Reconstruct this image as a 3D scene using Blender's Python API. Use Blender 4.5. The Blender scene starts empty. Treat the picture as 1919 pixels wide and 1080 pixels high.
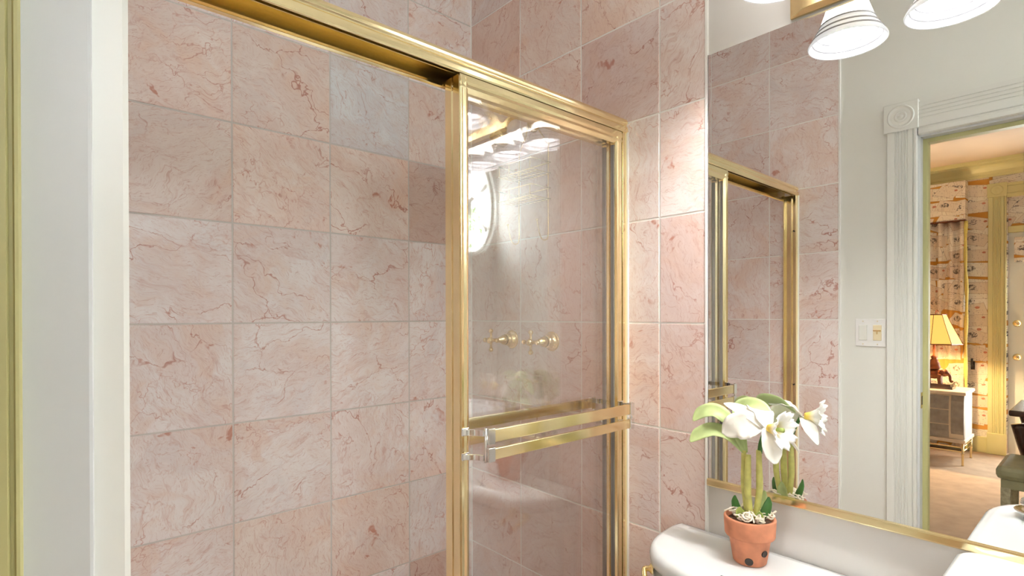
import bpy, bmesh, math, random
from mathutils import Vector, Matrix
random.seed(7)
S = bpy.context.scene
COL = S.collection
PI = math.pi

# ---------------------------------------------------------------- camera
YAW, PITCH, ROLL = 0.846388, -0.0044485, -0.0017412
fwd = Vector((math.cos(YAW), math.sin(YAW), 0)); rgt = Vector((math.sin(YAW), -math.cos(YAW), 0)); upv = Vector((0, 0, 1))
f2 = fwd*math.cos(PITCH) + upv*math.sin(PITCH); u2 = upv*math.cos(PITCH) - fwd*math.sin(PITCH)
r3 = rgt*math.cos(ROLL) + u2*math.sin(ROLL); u3 = u2*math.cos(ROLL) - rgt*math.sin(ROLL)
cam = bpy.data.cameras.new('camera'); camo = bpy.data.objects.new('camera', cam); COL.objects.link(camo)
camo.matrix_world = Matrix(((r3.x, u3.x, -f2.x, -1.363077), (r3.y, u3.y, -f2.y, -1.783859), (r3.z, u3.z, -f2.z, 1.33), (0, 0, 0, 1)))
cam.sensor_width = 36; cam.lens = 1006.81/1919*36
cam.shift_y = (594.436-540)/1919
cam.clip_start = 0.01
S.camera = camo

# ---------------------------------------------------------------- world and exposure
W = bpy.data.worlds.new('world'); S.world = W; W.use_nodes = True
bg = W.node_tree.nodes['Background']; bg.inputs[0].default_value = (0.94, 0.965, 1.0, 1); bg.inputs[1].default_value = 18.0
S.view_settings.view_transform = 'Standard'; S.view_settings.look = 'None'
S.view_settings.gamma = 1; S.view_settings.use_curve_mapping = False
S.view_settings.exposure = 0.96
cy = S.cycles
cy.max_bounces = 7; cy.diffuse_bounces = 4; cy.glossy_bounces = 5; cy.transmission_bounces = 4; cy.transparent_max_bounces = 12
cy.blur_glossy = 1.0; cy.sample_clamp_indirect = 6.0; cy.use_denoising = True; cy.use_adaptive_sampling = True; cy.adaptive_threshold = .16; cy.adaptive_min_samples = 16
BULB, SHADE_GLOW, DESK_BULB = 300.0, 4.0, 750.0

# ---------------------------------------------------------------- window openings (daylight sampling portals)
def portal(loc, rot, sx, sy):
    l = bpy.data.lights.new('daylight_portal', 'AREA'); l.shape = 'RECTANGLE'; l.size = sx; l.size_y = sy
    l.cycles.is_portal = True
    o = bpy.data.objects.new('daylight_portal', l); COL.objects.link(o); o.location = loc; o.rotation_euler = rot
portal((-1.11, -3.03, 2.16), (-PI/2, 0, PI), 0.40, 0.80)      # oval window
portal((-5.58, -1.52, 1.2), (0, -PI/2, 0), 2.4, 0.9)          # bedroom glazed door

# ---------------------------------------------------------------- materials
def lin(c):
    return tuple(((v/255)/12.92 if v/255 <= .04045 else ((v/255+.055)/1.055)**2.4) for v in c) + (1,)
class NT:
    def __init__(s, name):
        s.m = bpy.data.materials.new(name); s.m.use_nodes = True; s.t = s.m.node_tree
        s.b = s.t.nodes['Principled BSDF']; s.out = s.t.nodes['Material Output']
    def n(s, ty, **kw):
        nd = s.t.nodes.new(ty)
        for k, v in kw.items():
            if k.startswith('i_'):
                key = k[2:]; key = int(key) if key.isdigit() else key.replace('_', ' ')
                s.set(nd, key, v)
            else: setattr(nd, k, v)
        return nd
    def set(s, nd, key, v):
        if isinstance(v, bpy.types.NodeSocket): s.t.links.new(v, nd.inputs[key])
        else: nd.inputs[key].default_value = v
    def math(s, op, a, b=None, c=None, clamp=False):
        nd = s.t.nodes.new('ShaderNodeMath'); nd.operation = op; nd.use_clamp = clamp
        s.set(nd, 0, a)
        if b is not None: s.set(nd, 1, b)
        if c is not None: s.set(nd, 2, c)
        return nd.outputs[0]
    def vmath(s, op, a, b=None, scale=None):
        nd = s.t.nodes.new('ShaderNodeVectorMath'); nd.operation = op; s.set(nd, 0, a)
        if b is not None: s.set(nd, 1, b)
        if scale is not None: s.set(nd, 'Scale', scale)
        return nd.outputs[0]
    def mix(s, fac, a, b, blend='MIX'):
        nd = s.t.nodes.new('ShaderNodeMix'); nd.data_type = 'RGBA'; nd.blend_type = blend
        s.set(nd, 0, fac); s.set(nd, 6, a); s.set(nd, 7, b); return nd.outputs[2]
    def noise(s, vec, scale, detail=4, rough=.5, dist=0):
        nd = s.n('ShaderNodeTexNoise', i_Scale=scale, i_Detail=detail, i_Roughness=rough, i_Distortion=dist)
        if vec is not None: s.set(nd, 'Vector', vec)
        return nd
    def smooth(s, v, lo, hi, a=0., b=1.):
        nd = s.t.nodes.new('ShaderNodeMapRange'); nd.interpolation_type = 'SMOOTHSTEP'
        s.set(nd, 0, v); s.set(nd, 1, lo); s.set(nd, 2, hi); s.set(nd, 3, a); s.set(nd, 4, b); return nd.outputs[0]
def simple(name, col, rough=.5, metal=0., spec=.5, var=.04, vscale=6., bump=0., bscale=80., coat=0., trans=0.):
    m = NT(name); co = m.n('ShaderNodeTexCoord').outputs['Object']
    nz = m.noise(co, vscale, 2).outputs[0]
    f = m.n('ShaderNodeMapRange', i_0=nz, i_1=.3, i_2=.7, i_3=1-var, i_4=1+var).outputs[0]
    c = m.vmath('SCALE', col[:3], scale=f)
    m.set(m.b, 'Base Color', c); m.set(m.b, 'Roughness', rough); m.set(m.b, 'Metallic', metal)
    m.set(m.b, 'Specular IOR Level', spec); m.set(m.b, 'Coat Weight', coat)
    if bump:
        bn = m.n('ShaderNodeBump', i_Strength=bump, i_Distance=.002); m.set(bn, 'Height', m.noise(co, bscale, 3).outputs[0])
        m.set(m.b, 'Normal', bn.outputs[0])
    return m.m

def marble():
    m = NT('pink_marble'); oi = m.n('ShaderNodeObjectInfo'); rnd = oi.outputs['Random']
    co = m.n('ShaderNodeTexCoord').outputs['Object']
    rot = m.n('ShaderNodeVectorRotate', rotation_type='Z_AXIS'); m.set(rot, 'Vector', co); m.set(rot, 'Angle', m.math('MULTIPLY', rnd, 37.))
    off = m.n('ShaderNodeCombineXYZ'); m.set(off, 0, m.math('MULTIPLY', rnd, 91.)); m.set(off, 1, m.math('MULTIPLY', rnd, 53.)); m.set(off, 2, m.math('MULTIPLY', rnd, 29.))
    p = m.vmath('ADD', rot.outputs[0], off.outputs[0])
    warp = m.noise(p, 5., 3, .6).outputs['Color']
    pw = m.vmath('ADD', p, m.vmath('SCALE', m.vmath('SUBTRACT', warp, (.5, .5, .5)), scale=.16))
    bign = m.noise(pw, 4.2, 4, .62, .6); big = bign.outputs[0]
    sep = m.n('ShaderNodeSeparateColor'); m.set(sep, 0, bign.outputs['Color']); big2 = sep.outputs[1]; mask3 = sep.outputs[2]
    c = m.mix(m.smooth(big, .36, .62), lin((248, 244, 242)), lin((240, 228, 223)))
    c = m.mix(m.smooth(big2, .50, .68, 0., .7), c, lin((240, 218, 204)))
    c = m.mix(m.smooth(big2, .46, .32, 0., .6), c, lin((235, 230, 230)))
    # brushed crystalline streaks
    st = m.n('ShaderNodeMapping'); m.set(st, 'Vector', pw); m.set(st, 'Scale', (1., 5.5, 1.)); m.set(st, 'Rotation', (0, 0, .6))
    skn = m.noise(st.outputs[0], 14., 5, .72, .5); sk = skn.outputs[0]
    c = m.mix(m.smooth(sk, .52, .69, 0., .6), c, lin((222, 192, 183)))
    c = m.mix(m.smooth(sk, .44, .30, 0., .45), c, lin((246, 238, 235)))
    # veins: fractures running along the streaks, fading in and out
    w2 = m.noise(pw, 16., 3, .65).outputs['Color']
    q = m.vmath('ADD', pw, m.vmath('SCALE', m.vmath('SUBTRACT', w2, (.5, .5, .5)), scale=.075))
    vm = m.n('ShaderNodeMapping'); m.set(vm, 'Vector', q); m.set(vm, 'Scale', (1., 2.1, 1.)); m.set(vm, 'Rotation', (0, 0, .6)); q = vm.outputs[0]
    def vein(scale, width, col, mask, amt, c):
        vo = m.n('ShaderNodeTexVoronoi', feature='DISTANCE_TO_EDGE', i_Scale=scale); m.set(vo, 'Vector', q)
        return m.mix(m.math('MULTIPLY', m.math('MULTIPLY', m.smooth(vo.outputs['Distance'], width, 0.), mask), amt), c, col)
    c = vein(3.4, .012, lin((190, 122, 102)), m.smooth(mask3, .46, .62), .8, c)
    c = vein(10., .026, lin((206, 152, 136)), m.smooth(mask3, .56, .36), .75, c)
    fine = m.noise(st.outputs[0], 62., 2, .7, 1.2).outputs[0]
    c = m.mix(m.smooth(fine, .55, .68, 0., .5), c, lin((208, 170, 158)))
    c = m.mix(m.smooth(fine, .42, .30, 0., .4), c, lin((250, 244, 242)))
    # rusty patches
    sp2 = m.n('ShaderNodeSeparateColor'); m.set(sp2, 0, w2)
    c = m.mix(m.math('MULTIPLY', m.smooth(sp2.outputs[1], .60, .68), m.smooth(big, .52, .62, 0., .8)), c, lin((202, 136, 112)))
    c = m.mix(m.smooth(skn.outputs[0], .70, .74, 0., .5), c, lin((176, 120, 104)))
    # tile to tile differences; the object colour holds the tone of odd slabs
    tone = m.math('ADD', .93, m.math('MULTIPLY', m.math('FRACT', m.math('MULTIPLY', rnd, 7.77)), .12))
    c = m.vmath('SCALE', c, scale=tone)
    c = m.vmath('MULTIPLY', c, oi.outputs['Color'])
    m.set(m.b, 'Base Color', c); m.set(m.b, 'Roughness', m.smooth(big, .3, .7, .28, .42)); m.set(m.b, 'Specular IOR Level', .35)
    return m.m

def glass_mat(name, tint=(.97, .985, .975, 1), r0=.05):
    m = NT(name); m.t.nodes.remove(m.b)
    lw = m.n('ShaderNodeLayerWeight', i_Blend=.5)
    fr = m.math('ADD', r0, m.math('MULTIPLY', 1-r0, m.math('POWER', lw.outputs['Facing'], 5.)))
    tr = m.n('ShaderNodeBsdfTransparent', i_Color=tint); gl = m.n('ShaderNodeBsdfGlossy', i_Roughness=0., i_Color=(1, 1, 1, 1))
    mx = m.n('ShaderNodeMixShader'); m.set(mx, 0, fr); m.set(mx, 1, tr.outputs[0]); m.set(mx, 2, gl.outputs[0])
    m.t.links.new(mx.outputs[0], m.out.inputs[0]); return m.m
def emis(name, col, st):
    m = NT(name); m.set(m.b, 'Base Color', (.9, .9, .9, 1)); m.set(m.b, 'Emission Color', col); m.set(m.b, 'Emission Strength', st); m.set(m.b, 'Roughness', .3); return m.m

def postcards(name):
    m = NT(name); uv = m.n('ShaderNodeUVMap').outputs[0]
    c = m.mix(m.smooth(m.noise(uv, 3., 3).outputs[0], .35, .65), lin((214, 160, 82)), lin((196, 138, 62)))
    papers = [((240, 230, 212), (252, 247, 238)), ((236, 222, 204), (246, 238, 226)), ((242, 232, 218), (230, 212, 192))]
    for k, (sx, sy, ox, oy, w, h) in enumerate([(4.0, 6.2, .13, .37, .47, .42), (3.4, 5.0, .61, .11, .46, .38), (4.4, 6.4, .33, .77, .42, .36)]):
        p = m.vmath('ADD', m.vmath('MULTIPLY', uv, (sx, sy, 0.)), (ox*7, oy*7, 0.))
        cell = m.vmath('FLOOR', p); fr = m.vmath('SUBTRACT', m.vmath('FRACTION', p), (.5, .5, 0.))
        wn = m.n('ShaderNodeTexWhiteNoise', noise_dimensions='3D'); m.set(wn, 'Vector', m.vmath('ADD', cell, (0, 0, k*3.7)))
        rv = wn.outputs['Value']; sp = m.n('ShaderNodeSeparateColor'); m.set(sp, 0, wn.outputs['Color'])
        ro = m.n('ShaderNodeVectorRotate', rotation_type='Z_AXIS'); m.set(ro, 'Vector', fr); m.set(ro, 'Angle', m.math('MULTIPLY', m.math('SUBTRACT', rv, .5), (.5, 1.1, 1.3)[k]))
        sx_ = m.n('ShaderNodeSeparateXYZ'); m.set(sx_, 0, ro.outputs[0]); ax = m.math('ABSOLUTE', sx_.outputs[0]); ay = m.math('ABSOLUTE', sx_.outputs[1])
        keep = m.math('LESS_THAN', sp.outputs[0], (.86, .75, .7)[k])
        mask = m.math('MULTIPLY', m.math('MULTIPLY', m.math('LESS_THAN', ax, w), m.math('LESS_THAN', ay, h)), keep)
        pc = m.mix(sp.outputs[1], lin(papers[k][0]), lin(papers[k][1]))
        # handwriting lines, a stamp or an engraving
        lines = m.math('SINE', m.math('MULTIPLY', sx_.outputs[1], 70.))
        scr = m.noise(m.vmath('MULTIPLY', uv, (90., 24., 1.)), 1., 4, .7).outputs[0]
        wr = m.math('MULTIPLY', m.smooth(scr, .52, .6), m.smooth(lines, .2, .8))
        wr = m.math('MULTIPLY', wr, m.math('LESS_THAN', ax, w*.8))
        pc = m.mix(m.math('MULTIPLY', wr, .7), pc, lin((120, 92, 80)))
        dn = m.n('ShaderNodeVectorMath', operation='LENGTH'); m.set(dn, 0, m.vmath('SUBTRACT', ro.outputs[0], (.14, .04, 0.)))
        blot = m.math('MULTIPLY', m.math('LESS_THAN', dn.outputs['Value'], .17), m.smooth(m.noise(uv, 42., 5, .75).outputs[0], .46, .54))
        blot = m.math('MULTIPLY', blot, m.math('GREATER_THAN', sp.outputs[2], .3))
        pc = m.mix(m.math('MULTIPLY', blot, .85), pc, lin((70, 58, 60)))
        d2 = m.n('ShaderNodeVectorMath', operation='LENGTH'); m.set(d2, 0, m.vmath('SUBTRACT', ro.outputs[0], (-.25, .18, 0.)))
        seal = m.math('MULTIPLY', m.math('LESS_THAN', d2.outputs['Value'], .06), m.math('LESS_THAN', sp.outputs[2], .4))
        pc = m.mix(m.math('MULTIPLY', seal, .8), pc, lin((190, 96, 60)))
        edge = m.math('MULTIPLY', mask, m.math('MAXIMUM', m.math('GREATER_THAN', ax, w-.012), m.math('GREATER_THAN', ay, h-.016)))
        pc = m.mix(m.math('MULTIPLY', edge, .5), pc, lin((130, 96, 60)))
        c = m.mix(mask, c, pc)
    m.set(m.b, 'Base Color', c); m.set(m.b, 'Roughness', .7); m.set(m.b, 'Specular IOR Level', .2)
    return m

M = {}
M['marble'] = marble()
M['grout'] = simple('grout', lin((246, 243, 238)), .8, var=.05, vscale=14)
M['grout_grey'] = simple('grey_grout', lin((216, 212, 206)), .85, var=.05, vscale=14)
M['caulk'] = simple('caulk', lin((245, 243, 238)), .45, var=.01)
M['wall'] = simple('painted_wall', lin((234, 235, 228)), .55, var=.015, vscale=2., bump=.05, bscale=160)
M['wall_dimmed'] = simple('dimmed_white_wall', lin((218, 215, 211)), .6, var=.015, vscale=2.)  # white paint darkened and warmed to stand for dimmer light below the mirror
M['trimwhite'] = simple('white_trim_paint', lin((231, 232, 225)), .35, var=.012, vscale=3)
M['jambwhite'] = simple('white_jamb_paint', lin((206, 209, 209)), .4, var=.02, vscale=3)
M['cream'] = simple('cream_yellow_paint', lin((218, 211, 156)), .4, var=.03, vscale=3)
M['cream_dimmed'] = simple('dimmed_cream_paint', lin((186, 182, 128)), .45, var=.05, vscale=3)  # the cream paint darkened so the door stop reads as more weakly lit
M['ceil'] = simple('ceiling_paint', lin((238, 236, 230)), .7, var=.01)
M['ceil_bed'] = simple('bedroom_ceiling_paint', lin((212, 192, 170)), .7, var=.02)
M['floor'] = simple('floor_marble', lin((214, 188, 176)), .35, var=.08, vscale=5)
M['carpet'] = simple('beige_carpet', lin((192, 166, 138)), .95, var=.10, vscale=9, bump=.6, bscale=260)
M['gold'] = simple('polished_gold', (.97, .83, .50, 1), .16, 1., var=.03, vscale=8)
M['gold_dark'] = simple('deep_gold', (.78, .50, .14, 1), .2, 1., var=.05, vscale=8)
M['brass'] = simple('brass', (.90, .72, .38, 1), .2, 1., var=.05, vscale=20)
M['chrome'] = simple('chrome', (.83, .83, .82, 1), .08, 1., var=.02)
M['seal'] = simple('grey_rubber_seal', lin((120, 114, 108)), .6)
M['glass'] = glass_mat('shower_glass', (.997, .997, .995, 1), .095)
M['pane'] = glass_mat('window_glass', (.97, .98, .98, 1), .04)
M['door_glass'] = glass_mat('daylight_dimming_glass', (.8, .8, .78, 1), .04)  # tint added to hold back daylight into the bedroom; no sheer is there
M['porcelain'] = simple('white_porcelain', lin((228, 231, 232)), .12, var=.008, coat=.4)
M['terracotta'] = simple('terracotta', lin((208, 136, 102)), .75, var=.18, vscale=26, bump=.25, bscale=120)
M['soil'] = simple('soil', lin((108, 84, 66)), .95, var=.5, vscale=120, bump=1., bscale=220)
M['dark'] = simple('dark_iron', lin((48, 40, 36)), .6, var=.2, vscale=40)
M['moss'] = simple('dried_moss', lin((250, 240, 222)), .8, var=.1, vscale=60)
M['petal'] = simple('white_petal', lin((250, 246, 236)), .55, var=.03, vscale=40, bump=.1, bscale=140)
M['cane'] = simple('cane_green', lin((206, 202, 118)), .5, var=.18, vscale=45)
M['leaf'] = simple('leaf_green', lin((186, 202, 140)), .45, var=.14, vscale=26)
M['leaf_dark'] = simple('leaf_deep_green', lin((74, 124, 60)), .4, var=.18, vscale=30)
M['bract'] = simple('bract_green', lin((176, 194, 104)), .5, var=.12, vscale=40)
M['bulb'] = emis('bulb_glow', (1., .975, .94, 1), BULB)
M['plastic'] = simple('white_plastic', lin((240, 240, 238)), .35, var=.01)
M['ivory'] = simple('ivory_plastic', lin((236, 222, 186)), .4, var=.02)
M['lampbulb'] = emis('table_lamp_bulb', (1., .70, .34, 1), DESK_BULB)
M['bronze'] = simple('bronze', lin((112, 64, 38)), .35, .35, var=.3, vscale=30)
M['silverwood'] = simple('silver_washed_wood', lin((158, 150, 140)), .55, var=.16, vscale=22, bump=.15)
M['whitewash'] = simple('whitewashed_wood', lin((224, 208, 186)), .55, var=.06, vscale=14)
M['mahogany'] = simple('dark_mahogany', lin((58, 32, 22)), .2, var=.25, vscale=14, coat=.3)
M['sage'] = simple('sage_leather', lin((150, 150, 118)), .5, var=.08, vscale=20)
M['stoolwood'] = simple('distressed_stool_paint', lin((170, 166, 140)), .6, var=.22, vscale=60)
M['shrub'] = simple('shrub_leaf', lin((96, 142, 66)), .6, var=.2, vscale=9)
PAPER = postcards('postcard_wallpaper'); M['paper'] = PAPER.m
DR = postcards('postcard_drape_cloth'); M['drape'] = DR.m
M['fringe'] = simple('gold_fringe', lin((222, 204, 112)), .6, var=.1, vscale=60)
# glowing frosted glass of the lit wall light
mm = NT('frosted_lit_glass'); mm.set(mm.b, 'Base Color', lin((246, 246, 246))); mm.set(mm.b, 'Roughness', .25)
mm.set(mm.b, 'Emission Color', (1., .97, .93, 1)); mm.set(mm.b, 'Emission Strength', SHADE_GLOW); M['shade'] = mm.m
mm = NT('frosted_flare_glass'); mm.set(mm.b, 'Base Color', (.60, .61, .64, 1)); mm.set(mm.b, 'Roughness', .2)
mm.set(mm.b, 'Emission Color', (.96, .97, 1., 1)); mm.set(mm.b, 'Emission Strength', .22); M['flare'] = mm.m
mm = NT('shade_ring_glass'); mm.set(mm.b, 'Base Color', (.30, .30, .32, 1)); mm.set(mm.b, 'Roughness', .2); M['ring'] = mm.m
mm = NT('parchment_shade'); mm.set(mm.b, 'Base Color', lin((226, 170, 92))); mm.set(mm.b, 'Roughness', .7)
mm.set(mm.b, 'Emission Color', (1., .50, .11, 1)); mm.set(mm.b, 'Emission Strength', .62); M['parchment'] = mm.m
mm = NT('mirror_silver'); mm.t.nodes.remove(mm.b); g = mm.n('ShaderNodeBsdfGlossy', i_Roughness=0., i_Color=(.95, .96, .955, 1)); mm.t.links.new(g.outputs[0], mm.out.inputs[0]); M['mirror'] = mm.m
# lip of the flower: yellow throat fading to white along the radius (a colour of the petal itself)
mm = NT('flower_lip'); at = mm.n('ShaderNodeAttribute', attribute_name='throat'); mm.set(mm.b, 'Base Color', mm.mix(mm.smooth(at.outputs['Fac'], .12, .55), lin((226, 196, 84)), lin((250, 247, 240)))); mm.set(mm.b, 'Roughness', .6); M['lip'] = mm.m

# ---------------------------------------------------------------- builders
ORG = {}
def props(o, label=None, cat=None, group=None, kind=None):
    if label: o['label'] = label
    if cat: o['category'] = cat
    if group: o['group'] = group
    if kind: o['kind'] = kind
    return o
def thing(name, loc, label, cat, group=None, kind=None):
    o = bpy.data.objects.new(name, None); COL.objects.link(o); o.location = loc; o.empty_display_size = .05
    ORG[o] = Vector(loc); return props(o, label, cat, group, kind)
def mesh(name, V, F, mat, parent=None, smooth=False, mats=None, fmat=None):
    org = ORG.get(parent, Vector((0, 0, 0))) if parent else Vector((0, 0, 0))
    me = bpy.data.meshes.new(name); me.from_pydata([tuple(Vector(v)-org) for v in V], [], F); me.validate(); 
    me.materials.append(M[mat] if isinstance(mat, str) else mat)
    if smooth: me.polygons.foreach_set('use_smooth', [True]*len(me.polygons))
    bm = bmesh.new(); bm.from_mesh(me); bmesh.ops.recalc_face_normals(bm, faces=bm.faces); bm.to_mesh(me); bm.free()
    o = bpy.data.objects.new(name, me); COL.objects.link(o)
    if parent: o.parent = parent
    ORG[o] = org; return o
def join(*parts):
    V, F = [], []
    for v, f in parts:
        k = len(V); V += list(v); F += [tuple(i+k for i in q) for q in f]
    return V, F
def g_box(x0, x1, y0, y1, z0, z1):
    V = [(x, y, z) for x in (x0, x1) for y in (y0, y1) for z in (z0, z1)]
    return V, [(0, 1, 3, 2), (4, 6, 7, 5), (0, 4, 5, 1), (2, 3, 7, 6), (0, 2, 6, 4), (1, 5, 7, 3)]
def bevel(o, w, seg=2, ang=.6):
    b = o.modifiers.new('bevel', 'BEVEL'); b.width = w; b.segments = seg; b.limit_method = 'ANGLE'; b.angle_limit = ang; return o
def box(name, b, mat, parent=None, bev=0.):
    o = mesh(name, *g_box(*b), mat, parent)
    if bev: bevel(o, bev)
    return o
def frame_of(d):
    d = Vector(d).normalized(); a = Vector((0, 0, 1)) if abs(d.z) < .9 else Vector((1, 0, 0))
    x = d.cross(a).normalized(); y = d.cross(x).normalized(); return x, y, d
def g_lathe(base, axis, prof, seg=24, cap=True):
    x, y, d = frame_of(axis); base = Vector(base); V, F = [], []
    for r, h in prof:
        for i in range(seg):
            a = 2*PI*i/seg; V.append(base + d*h + (x*math.cos(a)+y*math.sin(a))*r)
    n = len(prof)
    for j in range(n-1):
        for i in range(seg): k = (i+1) % seg; F.append((j*seg+i, j*seg+k, (j+1)*seg+k, (j+1)*seg+i))
    if cap:
        if prof[0][0] > 1e-5: F.append(tuple(range(seg)))
        if prof[-1][0] > 1e-5: F.append(tuple((n-1)*seg+i for i in range(seg)))
    return V, F
def smoothpath(P, n=6):
    P = [Vector(p) for p in P]; out = []
    for i in range(len(P)-1):
        p0 = P[max(i-1, 0)]; p1 = P[i]; p2 = P[i+1]; p3 = P[min(i+2, len(P)-1)]
        for k in range(n):
            t = k/n; out.append(.5*((2*p1)+(p2-p0)*t+(2*p0-5*p1+4*p2-p3)*t*t+(3*p1-p0-3*p2+p3)*t**3))
    out.append(P[-1]); return out
def g_tube(P, r, seg=8, closed=False):
    P = [Vector(p) for p in P]; n = len(P); V, F = [], []; px = None
    for i, p in enumerate(P):
        t = (P[(i+1) % n]-P[i-1]) if closed else (P[min(i+1, n-1)]-P[max(i-1, 0)])
        t.normalize()
        if px is None: x, y, _ = frame_of(t)
        else:
            x = (px - t*px.dot(t)).normalized(); y = t.cross(x)
        px = x; rr = r(i/(n-1)) if callable(r) else r
        for k in range(seg): a = 2*PI*k/seg; V.append(p + (x*math.cos(a)+y*math.sin(a))*rr)
    for i in range(n if closed else n-1):
        for k in range(seg): q = (k+1) % seg; j = (i+1) % n; F.append((i*seg+k, i*seg+q, j*seg+q, j*seg+k))
    if not closed: F += [tuple(range(seg)), tuple((n-1)*seg+k for k in range(seg))]
    return V, F
def g_prism(prof, axis, a, b):
    """closed profile of 2-D points swept along an axis: x: (y,z); y: (x,z); z: (x,y)"""
    mk = {'x': lambda p, t: (t, p[0], p[1]), 'y': lambda p, t: (p[0], t, p[1]), 'z': lambda p, t: (p[0], p[1], t)}[axis]
    n = len(prof); V = [mk(p, a) for p in prof]+[mk(p, b) for p in prof]
    return V, [tuple(range(n)), tuple(range(n, 2*n))]+[(i, (i+1) % n, n+(i+1) % n, n+i) for i in range(n)]
def g_sphere(c, r, nu=12, nv=8, sc=(1, 1, 1)):
    V, F = [], []; c = Vector(c)
    for j in range(nv+1):
        th = PI*j/nv
        for i in range(nu): ph = 2*PI*i/nu; V.append(c+Vector((math.sin(th)*math.cos(ph)*r*sc[0], math.sin(th)*math.sin(ph)*r*sc[1], math.cos(th)*r*sc[2])))
    for j in range(nv):
        for i in range(nu): k = (i+1) % nu; F.append((j*nu+i, j*nu+k, (j+1)*nu+k, (j+1)*nu+i))
    return V, F
def solid(o, t, off=0.):
    s = o.modifiers.new('thickness', 'SOLIDIFY'); s.thickness = t; s.offset = off; return o
def subsurf(o, n=1):
    s = o.modifiers.new('smooth', 'SUBSURF'); s.levels = n; s.render_levels = n; return o

# ---------------------------------------------------------------- dimensions
DW, DWB = -1.33, -1.46        # door wall, bathroom face and bedroom face
FY = -2.97                    # window wall
CEIL = 2.78
JY, JY2 = -1.25, -2.03        # jamb faces of the doorway
HEAD = 2.045
BX = -5.45                    # bedroom far wall

# ---------------------------------------------------------------- room shell
def struct(name, geo, mat, label, cat):
    return props(mesh(name, *geo, mat), label, cat, kind='structure')
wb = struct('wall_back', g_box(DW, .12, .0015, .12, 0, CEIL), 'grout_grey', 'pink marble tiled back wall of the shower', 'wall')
wr = struct('wall_right', g_box(0, .12, FY-.13, .008, 0, CEIL), 'wall_dimmed', 'white wall carrying the mirror, its shower end tiled in pink marble', 'wall')
wl = struct('wall_left', join(g_box(DWB, DW, JY+.015, 1.1, 0, CEIL), g_box(DWB, DW, -3.1, JY2-.015, 0, CEIL), g_box(DWB, DW, JY2-.015, JY+.015, HEAD+.015, CEIL)), 'wall',
            'pale wall with the doorway, seen reflected in the mirror', 'wall')
# window wall with an elliptical opening
EX, EZ, EA, EB = -1.118, 2.16, .20, .375
def holed(y):
    x0, x1, z0, z1 = DW, 0., 0., CEIL; angs = [2*PI*i/56 for i in range(56)] + [math.atan2(z-EZ, x-EX) % (2*PI) for x in (x0, x1) for z in (z0, z1)]
    angs = sorted(angs); inn = [(EX+EA*math.cos(a), y, EZ+EB*math.sin(a)) for a in angs]; out = []
    for a in angs:
        c, s = math.cos(a), math.sin(a); t = min([((x1 if c > 0 else x0)-EX)/c if abs(c) > 1e-9 else 1e9, ((z1 if s > 0 else z0)-EZ)/s if abs(s) > 1e-9 else 1e9])
        out.append((EX+t*c, y, EZ+t*s))
    return inn, out
i1, o1 = holed(FY); i2, o2 = holed(FY-.13); n = len(i1)
V = i1+o1+i2+o2; F = []
for k in range(n):
    q = (k+1) % n
    F += [(k, q, n+q, n+k), (2*n+k, 3*n+k, 3*n+q, 2*n+q), (k, 2*n+k, 2*n+q, q)]
struct('wall_front', (V, F), 'wall', 'white bathroom wall holding the oval window', 'wall')
struct('floor', g_box(DW, 0, FY, 0, -.1, 0), 'floor', 'pink stone bathroom floor', 'floor')
struct('ceiling', g_box(DW, 0, FY, 0, CEIL, CEIL+.1), 'ceil', 'white bathroom ceiling', 'ceiling')

# tiles: one object each, meshes shared between alike pieces
TG, TT = .0046, .008
tile_cache = {}
def tile_mesh(w, h):
    k = (round(w, 4), round(h, 4))
    if k not in tile_cache:
        a, b, c = w/2, h/2, .0012
        V = [(-a, -b, 0), (a, -b, 0), (a, b, 0), (-a, b, 0), (-a, -b, TT-c), (a, -b, TT-c), (a, b, TT-c), (-a, b, TT-c), (-a+c, -b+c, TT), (a-c, -b+c, TT), (a-c, b-c, TT), (-a+c, b-c, TT)]
        F = [(8, 9, 10, 11)]+[(i, (i+1) % 4, 4+(i+1) % 4, 4+i) for i in range(4)]+[(4+i, 4+(i+1) % 4, 8+(i+1) % 4, 8+i) for i in range(4)]
        me = bpy.data.meshes.new('tile'); me.from_pydata(V, [], F); me.materials.append(M['marble']); tile_cache[k] = me
    return tile_cache[k]
ROWS = [1.305+.305*r for r in range(-5, 6)]
zr = [0.]+[z for z in ROWS if .02 < z < CEIL-.02]+[CEIL]
def tile_field(parent, us, frame, tones={}, base=(1, 1, 1, 1)):
    """us: joint positions along the wall; frame(u, z) -> matrix of a tile centred there"""
    for i in range(len(us)-1):
        for j in range(len(zr)-1):
            w = abs(us[i+1]-us[i])-TG; h = zr[j+1]-zr[j]-TG
            if w < .01 or h < .01: continue
            o = bpy.data.objects.new('tile', tile_mesh(w, h)); COL.objects.link(o); o.parent = parent
            o.matrix_local = frame((us[i]+us[i+1])/2, (zr[j]+zr[j+1])/2); 
            r = round((zr[j]-1.305)/.305) if zr[j] > .01 else -5
            o.color = tuple(a_*b_ for a_, b_ in zip(tones.get((i, r), (1, 1, 1, 1)), base))
P1, P2 = .3056, .2999
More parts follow.
